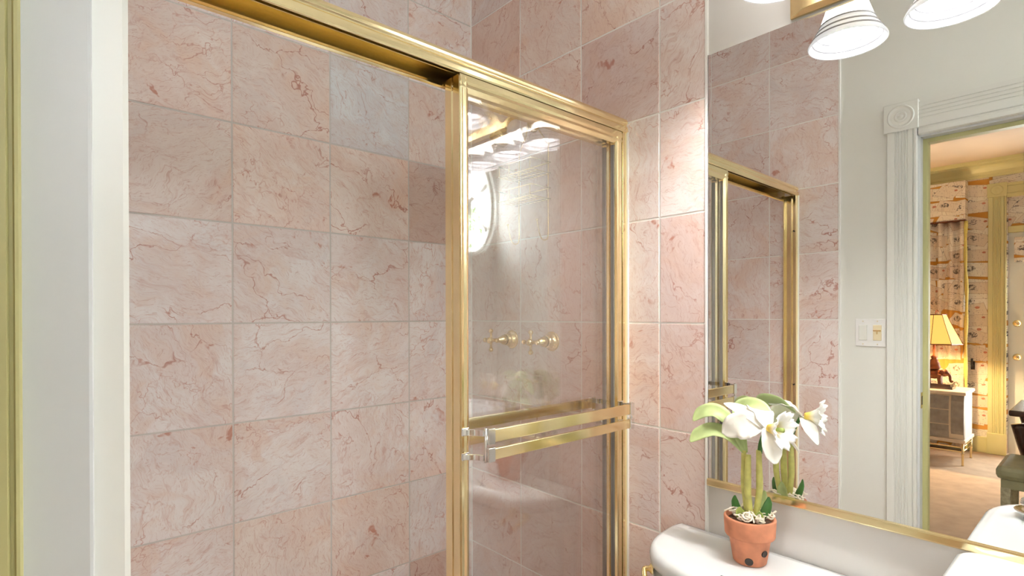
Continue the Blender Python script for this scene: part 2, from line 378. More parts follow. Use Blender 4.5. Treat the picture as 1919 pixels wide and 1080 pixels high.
# rotation columns are local x, y, z in world
def mrot(ax, ay, az, loc): return Matrix(((ax[0], ay[0], az[0], loc[0]), (ax[1], ay[1], az[1], loc[1]), (ax[2], ay[2], az[2], loc[2]), (0, 0, 0, 1)))
GREY = (.86, .93, .97, 1); BROWN = (.84, .74, .68, 1); WARM = (.98, .93, .88, 1); ROSE = (.93, .87, .87, 1); PALE = (1.02, 1.03, 1.04, 1)
tones_b = {(1, 2): GREY, (0, 1): BROWN, (0, 2): WARM, (2, 2): WARM, (3, 2): WARM, (2, 1): WARM, (3, 1): WARM, (1, 1): WARM, (2, 0): PALE, (3, 0): PALE, (2, -1): PALE, (3, -1): PALE, (1, -1): PALE, (1, -3): WARM, (2, -3): WARM, (0, -4): BROWN}
tile_field(wb, [0, -P1, -2*P1, -3*P1, -4*P1, DW+.008], lambda u, z: mrot((1, 0, 0), (0, 0, 1), (0, -1, 0), (u, .008, z)), tones_b)
# the mirror wall carries a slab of mortar, then the tiles
def mortar(name, geo, parent): return mesh(name, *geo, 'grout', parent)
mortar('mortar_bed', g_box(-.0066, 0, -1.0424, 0, 0, CEIL), wr)
tones_r = {(1, 1): (.93, .84, .78, 1), (2, 2): ROSE, (1, 2): WARM, (0, 3): (.95, .86, .8, 1), (1, 3): WARM, (2, 3): WARM, (3, -2): (.93, .86, .84, 1), (2, -2): ROSE, (3, 1): PALE, (2, -1): (.97, .9, .86, 1), (3, 0): ROSE, (3, -1): ROSE}
for k in range(3):
    for r in (-3, -4, -5, -2): tones_r.setdefault((k, r), (.92, .85, .83, 1))
tile_field(wr, [0, -P2, -2*P2, -3*P2, -1.0424], lambda u, z: mrot((0, -1, 0), (0, 0, 1), (-1, 0, 0), (0, u, z)), tones_r, (.95, .89, .87, 1))
mortar('mortar_bed', g_box(DW, DW+.0066, -.957, 0, 0, CEIL), wl)
tile_field(wl, [0, -.051, -.353, -.655, -.957], lambda u, z: mrot((0, 1, 0), (0, 0, 1), (1, 0, 0), (DW, u, z)), {}, (.93, .88, .87, 1))
# caulk beads: tile edge and inside corner
mesh('caulk_bead', *g_box(-.0095, 0, -1.0475, -1.0415, 0, CEIL), 'caulk', wr)
mesh('caulk_bead', *g_box(DW, DW+.0095, -.962, -.956, 0, CEIL), 'caulk', wl)
mesh('caulk_bead', *g_prism([(-.008, .0), (-.0115, .0), (-.008, -.0035)], 'z', 0, CEIL), 'caulk', wb)

# ---------------------------------------------------------------- doorway casing (trim_1)
def flute_profile(y0, y1, x0, t):
    """casing cross section in (x, y): from outer edge y0 to inner edge y1, wall face x0, thickness t towards +x"""
    w = y1-y0; pts = [(x0, y0), (x0+t*.8, y0), (x0+t, y0+w*.03)]
    for f0 in (.26, .36, .46, .56, .66):
        a = f0; pts += [(x0+t, y0+w*a), (x0+t-.005, y0+w*(a+.022)), (x0+t-.005, y0+w*(a+.05)), (x0+t, y0+w*(a+.072))]
    pts += [(x0+t, y0+w*.86), (x0+t-.006, y0+w*.875), (x0+t-.006, y0+w*.90), (x0+t+.001, y0+w*.92), (x0+t+.001, y0+w*.985), (x0+t-.003, y0+w), (x0, y0+w)]
    return pts
tr = thing('trim_1', (DW, -1.64, 0), 'white fluted door casing with round rosette blocks, framing the doorway', 'door casing', kind='structure')
CT = .0235
mesh('fluted_casing', *g_prism(flute_profile(-1.139, -1.242, DW, CT), 'z', 0, 2.082), 'trimwhite', tr)
mesh('fluted_casing', *g_prism(flute_profile(-2.142, -2.038, DW, CT), 'z', 0, 2.082), 'trimwhite', tr)
hp = [(DW, 2.183)]+[(DW+CT, 2.183)]
for z in (2.165, 2.150, 2.135, 2.120): hp += [(DW+CT, z), (DW+CT-.004, z-.002), (DW+CT-.004, z-.005), (DW+CT, z-.007)]
hp += [(DW+CT, 2.084), (DW+CT-.007, 2.081), (DW+CT-.007, 2.075), (DW+CT, 2.072), (DW+CT, 2.056), (DW+CT-.006, 2.053), (DW, 2.053)]
mesh('head_casing', *g_prism(hp, 'y', -2.034, -1.247), 'trimwhite', tr)
for yc in (-1.189, -2.092):
    rb = box('rosette_block', (DW, DW+.029, yc-.059, yc+.059, 2.080, 2.196), 'trimwhite', tr, .002)
    mesh('rosette', *g_lathe((DW+.029, yc, 2.138), (1, 0, 0), [(.047, -.002), (.047, .002), (.043, .005), (.040, .001), (.031, -.001), (.023, .000), (.021, .004), (.016, .005), (.013, .001), (.010, .001), (.008, .005), (.0, .006)], 32), 'trimwhite', rb, True)
jb = box('jamb_board', (DWB, DW+.0005, JY, JY+.015, 0, HEAD+.012), 'jambwhite', tr, .003)
box('jamb_board', (DWB, DW+.0005, JY2-.015, JY2, 0, HEAD+.012), 'jambwhite', tr, .003)
box('jamb_head', (DWB, DW+.0005, JY2, JY, HEAD, HEAD+.012), 'jambwhite', tr, .002)
stop = [(-1.371, JY), (-1.371, JY-.013), (-1.3725, JY-.016), (-1.3745, JY-.0165), (-1.3755, JY-.014), (-1.3775, JY-.014), (-1.379, JY-.017), (-1.41, JY-.017), (-1.41, JY)]
props(mesh('door_stop', *g_prism(stop, 'z', 0, HEAD), 'cream_dimmed', tr), 'cream yellow door stop strip')
mesh('door_stop', *g_prism([(x, JY2-(y-JY)) for x, y in stop], 'z', 0, HEAD), 'cream_dimmed', tr)
mesh('door_stop', *g_box(-1.41, -1.371, JY2+.017, JY-.017, HEAD-.017, HEAD), 'cream_dimmed', tr)
sp = box('strike_plate', (-1.362, -1.338, JY-.0022, JY, .945, 1.01), 'brass', tr, .001)
box('latch_hole', (-1.357, -1.343, JY-.0028, JY-.0004, .96, .995), 'dark', sp)
for y0, y1 in ((-1.139, -1.242), (-2.142, -2.038)):
    mesh('bedroom_casing', *g_prism([(2*(DW+DWB)/2-x, y) for x, y in flute_profile(y0, y1, DW, CT)], 'z', 0, 2.082), 'cream', tr)
mesh('bedroom_casing', *g_box(DWB-.022, DWB, -2.142, -1.139, 2.053, 2.19), 'cream', tr)
props(box('baseboard_left', (DW, DW+.014, -1.137, -.966, 0, .12), 'trimwhite', None, .003), 'white baseboard under the light switch', 'baseboard', kind='structure')

# ---------------------------------------------------------------- oval window (window_1)
wn = thing('window_1', (EX, FY-.06, EZ), 'oval white window with spoke glazing bars around an oval hub', 'window', kind='structure')
def ell(a, b, y, n=48): return [(EX+a*math.cos(2*PI*i/n), y, EZ+b*math.sin(2*PI*i/n)) for i in range(n)]
def oval_ring(a, b, w, y0, y1):
    n = 48; V = ell(a, b, y0)+ell(a-w, b-w, y0)+ell(a, b, y1)+ell(a-w, b-w, y1); F = []
    for k in range(n):
        q = (k+1) % n; F += [(k, q, n+q, n+k), (2*n+k, 3*n+k, 3*n+q, 2*n+q), (k, 2*n+k, 2*n+q, q), (n+k, n+q, 3*n+q, 3*n+k)]
    return V, F
mesh('window_frame', *oval_ring(EA+.002, EB+.002, .022, FY-.10, FY-.03), 'trimwhite', wn)
mesh('window_casing', *oval_ring(EA+.025, EB+.045, .030, FY, FY+.012), 'trimwhite', wn)
hub = mesh('hub', *g_lathe((EX, FY-.08, EZ), (0, 1, 0), [(0, 0), (.05, 0), (.05, .03), (.03, .04), (0, .042)], 28), 'trimwhite', wn, True)
for v in hub.data.vertices: v.co.z *= 1.4
for k in range(6):
    a = PI/2+k*PI/3; p0 = Vector((EX+.03*math.cos(a), FY-.065, EZ+.05*math.sin(a))); p1 = Vector((EX+(EA-.012)*math.cos(a), FY-.065, EZ+(EB-.012)*math.sin(a)))
    mesh('glazing_bar', *g_tube([p0, p1], .014, 6), 'trimwhite', wn)
pv = ell(EA-.01, EB-.01, FY-.068)+ell(EA-.01, EB-.01, FY-.064); nn = 48
mesh('pane', pv, [tuple(range(nn)), tuple(range(nn, 2*nn))]+[(k, (k+1) % nn, nn+(k+1) % nn, nn+k) for k in range(nn)], 'pane', wn)

# ---------------------------------------------------------------- bedroom shell
def uvwall(o, ax, ay, s=1.):
    uv = o.data.uv_layers.new(name='UVMap'); 
    for l in o.data.loops:
        c = o.data.vertices[l.vertex_index].co; uv.data[l.index].uv = (c[ax]*s, c[ay]*s)
    return o
OY0, OY1, OZ = -1.98, -1.09, 2.42           # glazed door opening in the bedroom's far wall
wf = struct('wall_bedroom_far', join(g_box(BX-.14, BX, OY1, 1.1, 0, CEIL), g_box(BX-.14, BX, -3.1, OY0, 0, CEIL), g_box(BX-.14, BX, OY0, OY1, OZ, CEIL)), 'paper',
            'bedroom wall papered with overlapping old letters and postcards', 'wall')
uvwall(wf, 1, 2)
wy = struct('wall_bedroom_side', g_box(BX, DWB, 1.1, 1.2, 0, CEIL), 'paper', 'bedroom side wall papered with postcards beside the drape', 'wall'); uvwall(wy, 0, 2)
ws = struct('wall_bedroom_rear', g_box(BX, DWB, -3.2, -3.1, 0, CEIL), 'paper', 'bedroom wall papered with postcards behind the viewer', 'wall'); uvwall(ws, 0, 2)
struct('floor_bedroom', g_box(BX-.14, DW, -3.1, 1.1, -.1, -.001), 'carpet', 'beige carpet of the bedroom beyond the doorway', 'carpet')
struct('ceiling_bedroom', g_box(BX, DWB, -3.1, 1.1, CEIL, CEIL+.1), 'ceil_bed', 'beige bedroom ceiling beyond the doorway', 'ceiling')
cp = [(BX, 2.63), (BX+.018, 2.63), (BX+.022, 2.65), (BX+.03, 2.655), (BX+.04, 2.68), (BX+.07, 2.715), (BX+.095, 2.73), (BX+.10, 2.75), (BX+.13, 2.755), (BX+.135, CEIL), (BX, CEIL)]
props(mesh('trim_2', *g_prism(cp, 'y', -3.1, 1.1), 'cream'), 'cream crown moulding along the papered bedroom wall', 'crown moulding', kind='structure')
props(box('baseboard_bedroom', (BX, BX+.016, -.955, 1.1, 0, .15), 'cream', None, .004), 'cream baseboard under the papered bedroom wall', 'baseboard', kind='structure')
# glazed door with transom in the bedroom's far wall (door_1)
d1 = thing('door_1', (BX, -1.53, 0), 'cream framed glazed bedroom door with brass knobs and a transom', 'door', kind='structure')
mesh('fluted_casing', *g_prism(flute_profile(-.955, -1.085, BX, .024), 'z', .2, 2.43), 'cream', d1)
mesh('fluted_casing', *g_prism(flute_profile(-2.115, -1.985, BX, .024), 'z', .2, 2.43), 'cream', d1)
for y0, y1 in ((-1.09, -.95), (-2.12, -1.98)):
    box('plinth_block', (BX, BX+.032, y0, y1, 0, .2), 'cream', d1, .004)
    rb = box('rosette_block', (BX, BX+.032, y0, y1, 2.43, 2.56), 'cream', d1, .003)
    mesh('rosette', *g_lathe((BX+.032, (y0+y1)/2, 2.495), (1, 0, 0), [(.045, -.002), (.045, .004), (.037, .0012), (.02, .0012), (.016, .005), (0, .006)], 24), 'cream', rb, True)
mesh('head_casing', *g_prism([(BX, 2.42), (BX+.024, 2.42), (BX+.024, 2.45), (BX+.019, 2.455), (BX+.024, 2.46), (BX+.024, 2.52), (BX+.019, 2.525), (BX+.024, 2.53), (BX+.024, 2.55), (BX, 2.55)], 'y', -1.98, -1.09), 'cream', d1)
box('transom_bar', (BX-.1, BX-.02, -1.98, -1.09, 2.09, 2.15), 'cream', d1, .004)
tp = box('transom_panel', (BX-.075, BX-.06, -1.98, -1.09, 2.15, 2.42), 'paper', d1); uvwall(tp, 1, 2)
for y0, y1 in ((-1.235, -1.092), (-1.978, -1.86)): box('door_stile', (BX-.085, BX-.045, y0, y1, .01, 2.09), 'trimwhite', d1, .003)
for z0, z1 in ((.01, .30), (1.97, 2.09)): box('door_rail', (BX-.085, BX-.045, -1.86, -1.235, z0, z1), 'trimwhite', d1, .003)
box('door_pane', (BX-.068, BX-.062, -1.86, -1.235, .30, 1.97), 'door_glass', d1)
for z in (1.24, .925):
    kn = mesh('door_knob', *g_lathe((BX-.045, -1.155, z), (1, 0, 0), [(0, 0), (.032, 0), (.032, .004), (.024, .008), (.010, .012), (.010, .028), (.024, .034), (.028, .046), (.022, .056), (0, .06)], 20), 'brass', d1, True)
sh = thing('roller_shade', (BX-.04, -1.5, 1.81), 'rolled postcard fabric shade hung over the glazed bedroom door', 'shade')
vo = mesh('shade_cloth', *g_prism([(BX-.042, 2.04), (BX-.036, 2.045), (BX-.015, 2.035), (BX-.012, 1.95), (BX-.004, 1.87), (BX-.008, 1.82), (BX-.025, 1.81), (BX-.042, 1.83)], 'y', -1.93, -1.135), 'drape', sh); uvwall(vo, 1, 2, 1.3)

# ---------------------------------------------------------------- sliding shower doors
ft = thing('shower_door_frame', (-.665, -.755, 0), 'polished gold shower door frame with header rail across the tiled alcove', 'shower frame')
head = [(-.720, 1.931), (-.770, 1.931), (-.779, 1.929), (-.786, 1.924), (-.789, 1.917), (-.788, 1.911), (-.785, 1.908), (-.785, 1.905), (-.788, 1.902), (-.7895, 1.896), (-.7895, 1.887), (-.788, 1.883), (-.784, 1.883), (-.784, 1.898), (-.781, 1.916),
        (-.7615, 1.916), (-.7615, 1.890), (-.7585, 1.890), (-.7585, 1.916), (-.7265, 1.916), (-.7265, 1.875), (-.729, 1.868), (-.724, 1.864), (-.720, 1.868)]
hd = mesh('header_rail', *g_prism(head, 'x', DW+.009, -.009), 'gold', ft)
bevel(hd, .0008, 2, .5)
for sx, x0 in ((1, DW+.0085), (-1, -.0085)):
    X = lambda d: x0+sx*d
    pr = [(X(0), -.786), (X(.022), -.786), (X(.022), -.781), (X(.006), -.781), (X(.006), -.763), (X(.014), -.763), (X(.014), -.757), (X(.006), -.757), (X(.006), -.733), (X(.022), -.733), (X(.022), -.727), (X(0), -.727)]
    wj = mesh('wall_jamb', *g_prism(pr, 'z', .13, 1.889), 'gold', ft); bevel(wj, .0012)
    mesh('caulk_bead', *g_box(min(X(0), X(.004)), max(X(0), X(.004)), -.792, -.786, .12, 1.885), 'caulk', wj)
for z in (1.72, 1.0, .4): mesh('screw', *g_lathe((DW+.0225, -.772, z), (1, 0, 0), [(0, 0), (.004, 0), (.004, .0015), (0, .002)], 8), 'dark', ft)
mesh('bottom_track', *g_prism([(-.790, .10), (-.790, .125), (-.785, .128), (-.783, .112), (-.762, .112), (-.762, .13), (-.758, .13), (-.758, .112), (-.735, .112), (-.733, .128), (-.728, .125), (-.728, .10)], 'x', DW+.009, -.009), 'gold', ft)
def panel(name, y, x0, x1, label, front):
    """sliding panel centred on plane y between x0 and x1"""
    t = thing(name, ((x0+x1)/2, y, .131), label, 'shower door', 'sliding shower doors')
    zb, zt, w, d = .131, 1.889, .028, .012
    prof = lambda s: [(0, -d), (.004*s, -d-.003), (.012*s, -d-.001), (.018*s, -d-.004), (.024*s, -d-.002), (w*s, -d+.004), (w*s, d-.004), (.024*s, d), (.004*s, d+.002), (0, d)]
    for xe, s in ((x0, 1), (x1, -1)):
        st = mesh('stile', *g_prism([(xe+a, y+b) for a, b in prof(s)], 'z', zb, zt-.012), 'gold', t); bevel(st, .0006)
        mesh('glazing_seal', *g_box(min(xe+w*s, xe+(w+.003)*s), max(xe+w*s, xe+(w+.003)*s), y-.006, y+.006, zb+.03, zt-.05), 'seal', st)
    rl = mesh('top_rail', *g_prism([(y-d-.002, zt-.008), (y-d-.004, zt-.022), (y-d-.001, zt-.028), (y-d-.004, zt-.036), (y-d+.004, zt-.046), (y+d-.004, zt-.046), (y+d, zt-.036), (y+d, zt-.008)], 'x', x0+.001, x1-.001), 'gold', t)
    mesh('bottom_rail', *g_prism([(y-d-.002, zb), (y-d-.003, zb+.03), (y-d+.004, zb+.04), (y+d-.004, zb+.04), (y+d, zb+.03), (y+d, zb)], 'x', x0+.001, x1-.001), 'gold', t)
    mesh('glass_pane', *g_box(x0+w-.004, x1-w+.004, y-.0025, y+.0025, zb+.036, zt-.042), 'glass', t)
    if True:
        g_ = -1 if front else 1
        yb, ys = (y-.062, y-d-.003) if front else (y+.054, y+d+.001)
        xa, xb = x0+.058, x1-.028
        for z0, z1 in ((1.038, 1.068), (.998, 1.024)):
            bar = box('towel_bar', (xa, xb, yb-.004, yb+.004, z0, z1), 'gold', t, .0015)
        for xe, s in ((x0, 1), (x1, -1)):
            for z0, z1, b0, b1 in ((1.052, 1.070, 1.037, 1.069), (.996, 1.013, .997, 1.025)):
                arm = smoothpath([(xe+.006*s, ys+.002*g_, 0), (xe+.016*s, ys+.014*g_, 0), (xe+.026*s, (ys+yb)/2, 0), (xe+(.034 if s > 0 else .016)*s, yb-.004*g_, 0)], 4)
                nrm = []
                for k in range(len(arm)):
                    t_ = (arm[min(k+1, len(arm)-1)]-arm[max(k-1, 0)]).normalized(); nrm.append(Vector((-t_.y, t_.x, 0))*.0028)
                poly = [(p.x+q_.x, p.y+q_.y) for p, q_ in zip(arm, nrm)]+[(p.x-q_.x, p.y-q_.y) for p, q_ in reversed(list(zip(arm, nrm)))]
                e0, e1 = sorted((xe+.040*s, xe+.060*s)) if s > 0 else (xe-.032, xe-.014)
                br = mesh('bar_bracket', *join(g_box(*sorted((xe+.002*s, xe+.022*s)), min(ys, ys+.004*g_), max(ys, ys+.004*g_)+.0005, z0, z1), g_prism(poly, 'z', z0+.002, z1-.002), g_box(e0, e1, yb-.0065, yb+.0065, b0-.002, b1+.002)), 'chrome', t); bevel(br, .001)
            mesh('bracket_post', *g_lathe((xe+.038*s if s > 0 else xe-.016, yb-.003*g_, .994), (0, 0, 1), [(.0035, 0), (.0035, .078)], 10), 'chrome', t, True)
    return t
panel('sliding_shower_door', -.7735, -.640, -.036, 'front gold framed glass shower door, its double towel bar facing the toilet', True)
panel('sliding_shower_door', -.7425, -.640, -.036, 'gold framed glass shower door sliding behind the front one, its towel bars inside the shower', False)
cb = props(mesh('trim_3', *g_box(DW+.008, -.008, -.83, -.70, 0, .10), 'marble'), 'pink marble shower curb under the sliding doors', 'curb', kind='structure')

# ---------------------------------------------------------------- shower fittings
def tap(y, label):
    t = thing('shower_tap', (0, y, 1.236), label, 'tap', 'brass taps in the shower')
    X0 = -.0085
    mesh('escutcheon', *g_lathe((X0, y, 1.236), (-1, 0, 0), [(.0, 0), (.034, 0), (.035, .003), (.031, .007), (.029, .006), (.028, .011), (.024, .014), (.022, .022), (.021, .034), (.0, .036)], 28), 'brass', t, True)
    mesh('valve_body', *g_lathe((X0-.034, y, 1.236), (-1, 0, 0), [(.019, 0), (.018, .012), (.013, .02), (.011, .03), (.007, .034), (.006, .062), (.010, .066), (.012, .074), (.010, .084), (.0, .088)], 20), 'brass', t, True)
    h = mesh('cross_handle', *join(g_tube([(X0-.104, y-.034, 1.236), (X0-.104, y+.034, 1.236)], .0045, 8), g_tube([(X0-.104, y, 1.202), (X0-.104, y, 1.270)], .0045, 8)), 'brass', t, True)
    for dy, dz in ((-.034, 0), (.034, 0), (0, -.034), (0, .034)): mesh('handle_ball', *g_sphere((X0-.104, y+dy, 1.236+dz), .0085, 10, 6), 'brass', h, True)
tap(-.254, 'brass shower tap on the pink tiles, nearer the tiled corner')
tap(-.466, 'brass shower tap on the pink tiles, nearer the glass door')
sa = thing('overhead_shower', (0, -.38, 2.02), 'brass shower head on a curved arm above the wire caddy', 'shower head')
mesh('flange', *g_lathe((-.0085, -.38, 2.02), (-1, 0, 0), [(0, 0), (.03, 0), (.028, .008), (.014, .014), (0, .015)], 20), 'brass', sa, True)
mesh('arm', *g_tube(smoothpath([(-.012, -.38, 2.02), (-.08, -.38, 2.03), (-.13, -.38, 2.01), (-.16, -.38, 1.97)], 5), .009, 10), 'brass', sa, True)
mesh('head', *g_lathe((-.155, -.38, 1.975), (-.45, 0, -.9), [(.011, 0), (.014, .015), (.03, .04), (.034, .055), (.030, .06), (0, .06)], 20), 'brass', sa, True)
cd = thing('shower_caddy', (-.03, -.38, 1.59), 'gold wire two-shelf caddy hanging from the shower arm', 'caddy')
WR = .0022
for y in (-.304, -.456):
    mesh('upright_wire', *g_tube(smoothpath([(-.016, y, 1.93), (-.018, y, 1.75), (-.018, y, 1.615), (-.03, y, 1.592), (-.052, y, 1.596), (-.066, y+.0, 1.63), (-.072, y, 1.655)], 5), WR, 6), 'brass', cd, True)
    mesh('hook_tip', *g_sphere((-.072, y, 1.657), .0045, 8, 6), 'brass', cd, True)
mesh('hanger_loop', *g_tube(smoothpath([(-.016, -.304, 1.93), (-.02, -.345, 1.985), (-.03, -.372, 2.045), (-.03, -.388, 2.045), (-.02, -.415, 1.985), (-.016, -.456, 1.93)], 5), WR, 6), 'brass', cd, True)
for z in (1.825, 1.735):
    parts = []
    for zz in (z, z+.038): parts.append(g_tube([(-.016, -.295, zz), (-.11, -.295, zz), (-.11, -.465, zz), (-.016, -.465, zz)], WR, 6, True))
    for k in range(9): y = -.295-.17*k/8; parts.append(g_tube([(-.016, y, z), (-.11, y, z)], WR*.7, 5))
    for k in range(4): y = -.30-.16*k/3; parts.append(g_tube([(-.11, y, z), (-.11, y, z+.038)], WR*.7, 5))
    for x in (-.045, -.08): parts.append(g_tube([(x, -.295, z), (x, -.465, z)], WR*.7, 5))
    mesh('wire_shelf', *join(*parts), 'brass', cd, True)

# ---------------------------------------------------------------- wall mirror
mr = thing('wall_mirror', (-.003, -1.6, .88), 'large frameless wall mirror with a gold channel along its bottom edge', 'mirror')
mesh('mirror_glass', *g_box(-.006, -.0005, -2.55, -1.0495, .884, 2.027), 'mirror', mr)
mesh('mirror_edge', *g_box(-.0062, -.0005, -1.0495, -1.048, .884, 2.028), 'seal', mr)
ch = mesh('gold_channel', *g_prism([(-.0005, .868), (-.010, .868), (-.0125, .871), (-.0125, .884), (-.0105, .888), (-.0065, .888), (-.0065, .878), (-.0005, .878)], 'y', -2.55, -1.048), 'gold', mr); bevel(ch, .0008)

# ---------------------------------------------------------------- vanity light
vl = thing('vanity_light', (-.02, -1.635, 2.024), 'brass wall light with a row of bell-shaped frosted shades above the mirror', 'wall light')
py0, py1, pz0, pz1 = -2.01, -1.262, 2.033, 2.148
a = .035
plate = mesh('back_plate', [(-.0065, py0, pz0), (-.0065, py1, pz0), (-.0065, py1, pz1), (-.0065, py0, pz1), (-.014, py0, pz0), (-.014, py1, pz0), (-.014, py1, pz1), (-.014, py0, pz1),
      (-.034, py0+a, pz0+.004), (-.034, py1-a, pz0+.004), (-.034, py1-a, pz1-.02), (-.034, py0+a, pz1-.02)],
     [(0, 1, 2, 3), (0, 1, 5, 4), (1, 2, 6, 5), (2, 3, 7, 6), (3, 0, 4, 7), (4, 5, 9, 8), (5, 6, 10, 9), (6, 7, 11, 10), (7, 4, 8, 11), (8, 9, 10, 11)], 'brass', vl)
bevel(plate, .0015)
LY = [-1.32, -1.53, -1.74, -1.95]; LX, LZ = -.208, 2.024
for y in LY:
    mesh('rosette_cup', *g_lathe((-.033, y, 2.087), (-1, 0, 0), [(0, 0), (.026, 0), (.025, .006), (.014, .014), (.010, .02), (0, .021)], 20), 'brass', vl, True)
    mesh('arm', *g_tube(smoothpath([(-.05, y, 2.087), (-.09, y, 2.100), (-.13, y, 2.16), (-.175, y, 2.207), (LX, y, 2.197), (LX, y, 2.172)], 5), .007, 10), 'brass', vl, True)
    so = mesh('socket_cup', *g_lathe((LX, y, 2.177), (0, 0, -1), [(.009, 0), (.014, .006), (.022, .012), (.027, .02), (.027, .034), (.018, .036)], 20), 'brass', vl, True)
    prof = [(.026, .148), (.030, .138), (.036, .118), (.044, .092), (.052, .068), (.058, .050)]
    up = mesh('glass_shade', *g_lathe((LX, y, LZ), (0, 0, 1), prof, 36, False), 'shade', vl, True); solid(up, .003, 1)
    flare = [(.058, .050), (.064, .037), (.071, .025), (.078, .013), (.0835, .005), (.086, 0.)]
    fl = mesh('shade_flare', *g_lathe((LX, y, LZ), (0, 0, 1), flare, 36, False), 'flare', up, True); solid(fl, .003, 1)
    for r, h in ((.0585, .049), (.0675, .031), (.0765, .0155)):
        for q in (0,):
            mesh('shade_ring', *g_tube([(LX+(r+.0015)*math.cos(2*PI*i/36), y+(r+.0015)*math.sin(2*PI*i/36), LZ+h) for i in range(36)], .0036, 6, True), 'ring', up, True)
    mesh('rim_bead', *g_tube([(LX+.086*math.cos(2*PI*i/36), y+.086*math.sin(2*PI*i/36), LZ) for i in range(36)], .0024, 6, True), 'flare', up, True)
    mesh('bulb', *g_lathe((LX, y, LZ+.03), (0, 0, 1), [(0, -.006), (.012, -.004), (.022, .004), (.027, .016), (.027, .028), (.022, .042), (.015, .058), (.012, .085), (0, .09)], 14), 'bulb', vl, True)

# ---------------------------------------------------------------- toilet
TY, LT = -1.205, .745
tl = thing('toilet', (-.35, TY, 0), 'white porcelain toilet whose tank carries the potted orchid', 'toilet')
def sup(cx, cy, ax_, ay_, n_, N=56, xmin=None):
    P = []
    for i in range(N):
        t = 2*PI*i/N; c, s = math.cos(t), math.sin(t)
        x = cx+ax_*math.copysign(abs(c)**(2/n_), c); y = cy+ay_*math.copysign(abs(s)**(2/n_), s)
        P.append((x, y))
    return P
def loft(rings, cap=True):
    V, F = [], []; n = len(rings[0][0])
    for P, z in rings: V += [(x, y, z) for x, y in P]
    for j in range(len(rings)-1):
        for i in range(n): k = (i+1) % n; F.append((j*n+i, j*n+k, (j+1)*n+k, (j+1)*n+i))
    if cap: F += [tuple(range(n)), tuple((len(rings)-1)*n+i for i in range(n))]
    return V, F
def tankring(gx, gy, bow):
    """plan: flat back at the wall, rounded ends, bowed front"""
    P = []; hy = .250+gy
    pts = [(-.012, -hy), (-.05, -hy-.002), (-.10, -hy+.003), (-.15, -hy+.014), (-.19, -hy+.034), (-.222-gx, -hy+.065), (-.243-gx, -hy+.105), (-.258-gx-bow*.4, -hy+.16), (-.268-gx-bow*.8, -hy+.21)]
    left = smoothpath([(x, y, 0) for x, y in pts]+[(-.271-gx-bow, 0, 0)], 3)
    P = [(p.x, TY+p.y) for p in left]+[(p.x, TY-p.y) for p in reversed(left[:-1])]
    return P
mesh('tank', *loft([(tankring(-.022, -.020, 0), .40), (tankring(-.016, -.014, 0), .44), (tankring(-.012, -.008, 0), .70)]), 'porcelain', tl, True)
lid = mesh('tank_lid', *loft([(tankring(-.008, -.004, 0), .699), (tankring(.0, .0, 0), .704), (tankring(.001, .001, 0), .722), (tankring(-.002, -.002, 0), .733), (tankring(-.009, -.008, 0), .741), (tankring(-.022, -.018, 0), .7445), (tankring(-.05, -.05, 0), LT), ]), 'porcelain', tl, True)
bl = [(sup(-.46, TY, .14, .10, 2.4), 0.), (sup(-.46, TY, .135, .095, 2.4), .05), (sup(-.45, TY, .14, .095, 2.4), .16), (sup(-.47, TY, .20, .14, 2.3), .29), (sup(-.49, TY, .24, .18, 2.3), .37), (sup(-.49, TY, .245, .185, 2.3), .395), (sup(-.49, TY, .21, .15, 2.3), .395), (sup(-.48, TY, .12, .09, 2.3), .30), (sup(-.47, TY, .05, .04, 2.2), .24)]
mesh('bowl', *loft(bl), 'porcelain', tl, True)
mesh('bowl_deck', *g_box(-.32, -.04, TY-.13, TY+.13, .30, .40), 'porcelain', tl)
mesh('seat_lid', *loft([(sup(-.485, TY, .245, .188, 2.3), .397), (sup(-.485, TY, .25, .192, 2.3), .41), (sup(-.485, TY, .24, .18, 2.3), .428), (sup(-.485, TY, .2, .15, 2.3), .432)]), 'porcelain', tl, True)
lv = mesh('flush_lever', *join(g_lathe((-.205, TY+.196, .690), (-.62, .78, 0), [(0, 0), (.014, 0), (.013, .006), (.007, .01), (.007, .018), (0, .019)], 14), g_tube(smoothpath([(-.213, TY+.210, .690), (-.221, TY+.212, .687), (-.240, TY+.194, .668), (-.246, TY+.182, .655)], 4), lambda t: .0055+.003*t, 8)), 'brass', tl, True)

# ---------------------------------------------------------------- pedestal sink
SY, SZ = -1.86, .872
sk = thing('pedestal_sink', (-.23, SY, 0), 'white pedestal sink with rounded corners below the mirror', 'sink')
def srect(g, rb=.03, rf=.16, N=10):
    """rounded plan outline shrunk by g: tight corners at the wall, wide ones at the front"""
    x0, x1, y0, y1 = -.475+g, -.004-g, SY-.285+g, SY+.285-g; rf = max(rf-g, .03); rb = max(rb-g*.2, .012); P = []
    for cx, cy_, r, a0 in ((x1-rb, y1-rb, rb, 0), (x0+rf, y1-rf, rf, PI/2), (x0+rf, y0+rf, rf, PI), (x1-rb, y0+rb, rb, 1.5*PI)):
        for k in range(N): a = a0+(PI/2)*k/(N-1); P.append((cx+r*math.cos(a), cy_+r*math.sin(a)))
    return P
def morph(A, B, t): return [(a[0]*(1-t)+b[0]*t, a[1]*(1-t)+b[1]*t) for a, b in zip(A, B)]
def selp(ax_, ay_):
    A = srect(0); c = (-.27, SY); out = []
    for x, y in A:
        a = math.atan2((y-c[1])/ay_, (x-c[0])/ax_); out.append((c[0]+ax_*math.cos(a), c[1]+ay_*math.sin(a)))
    return out
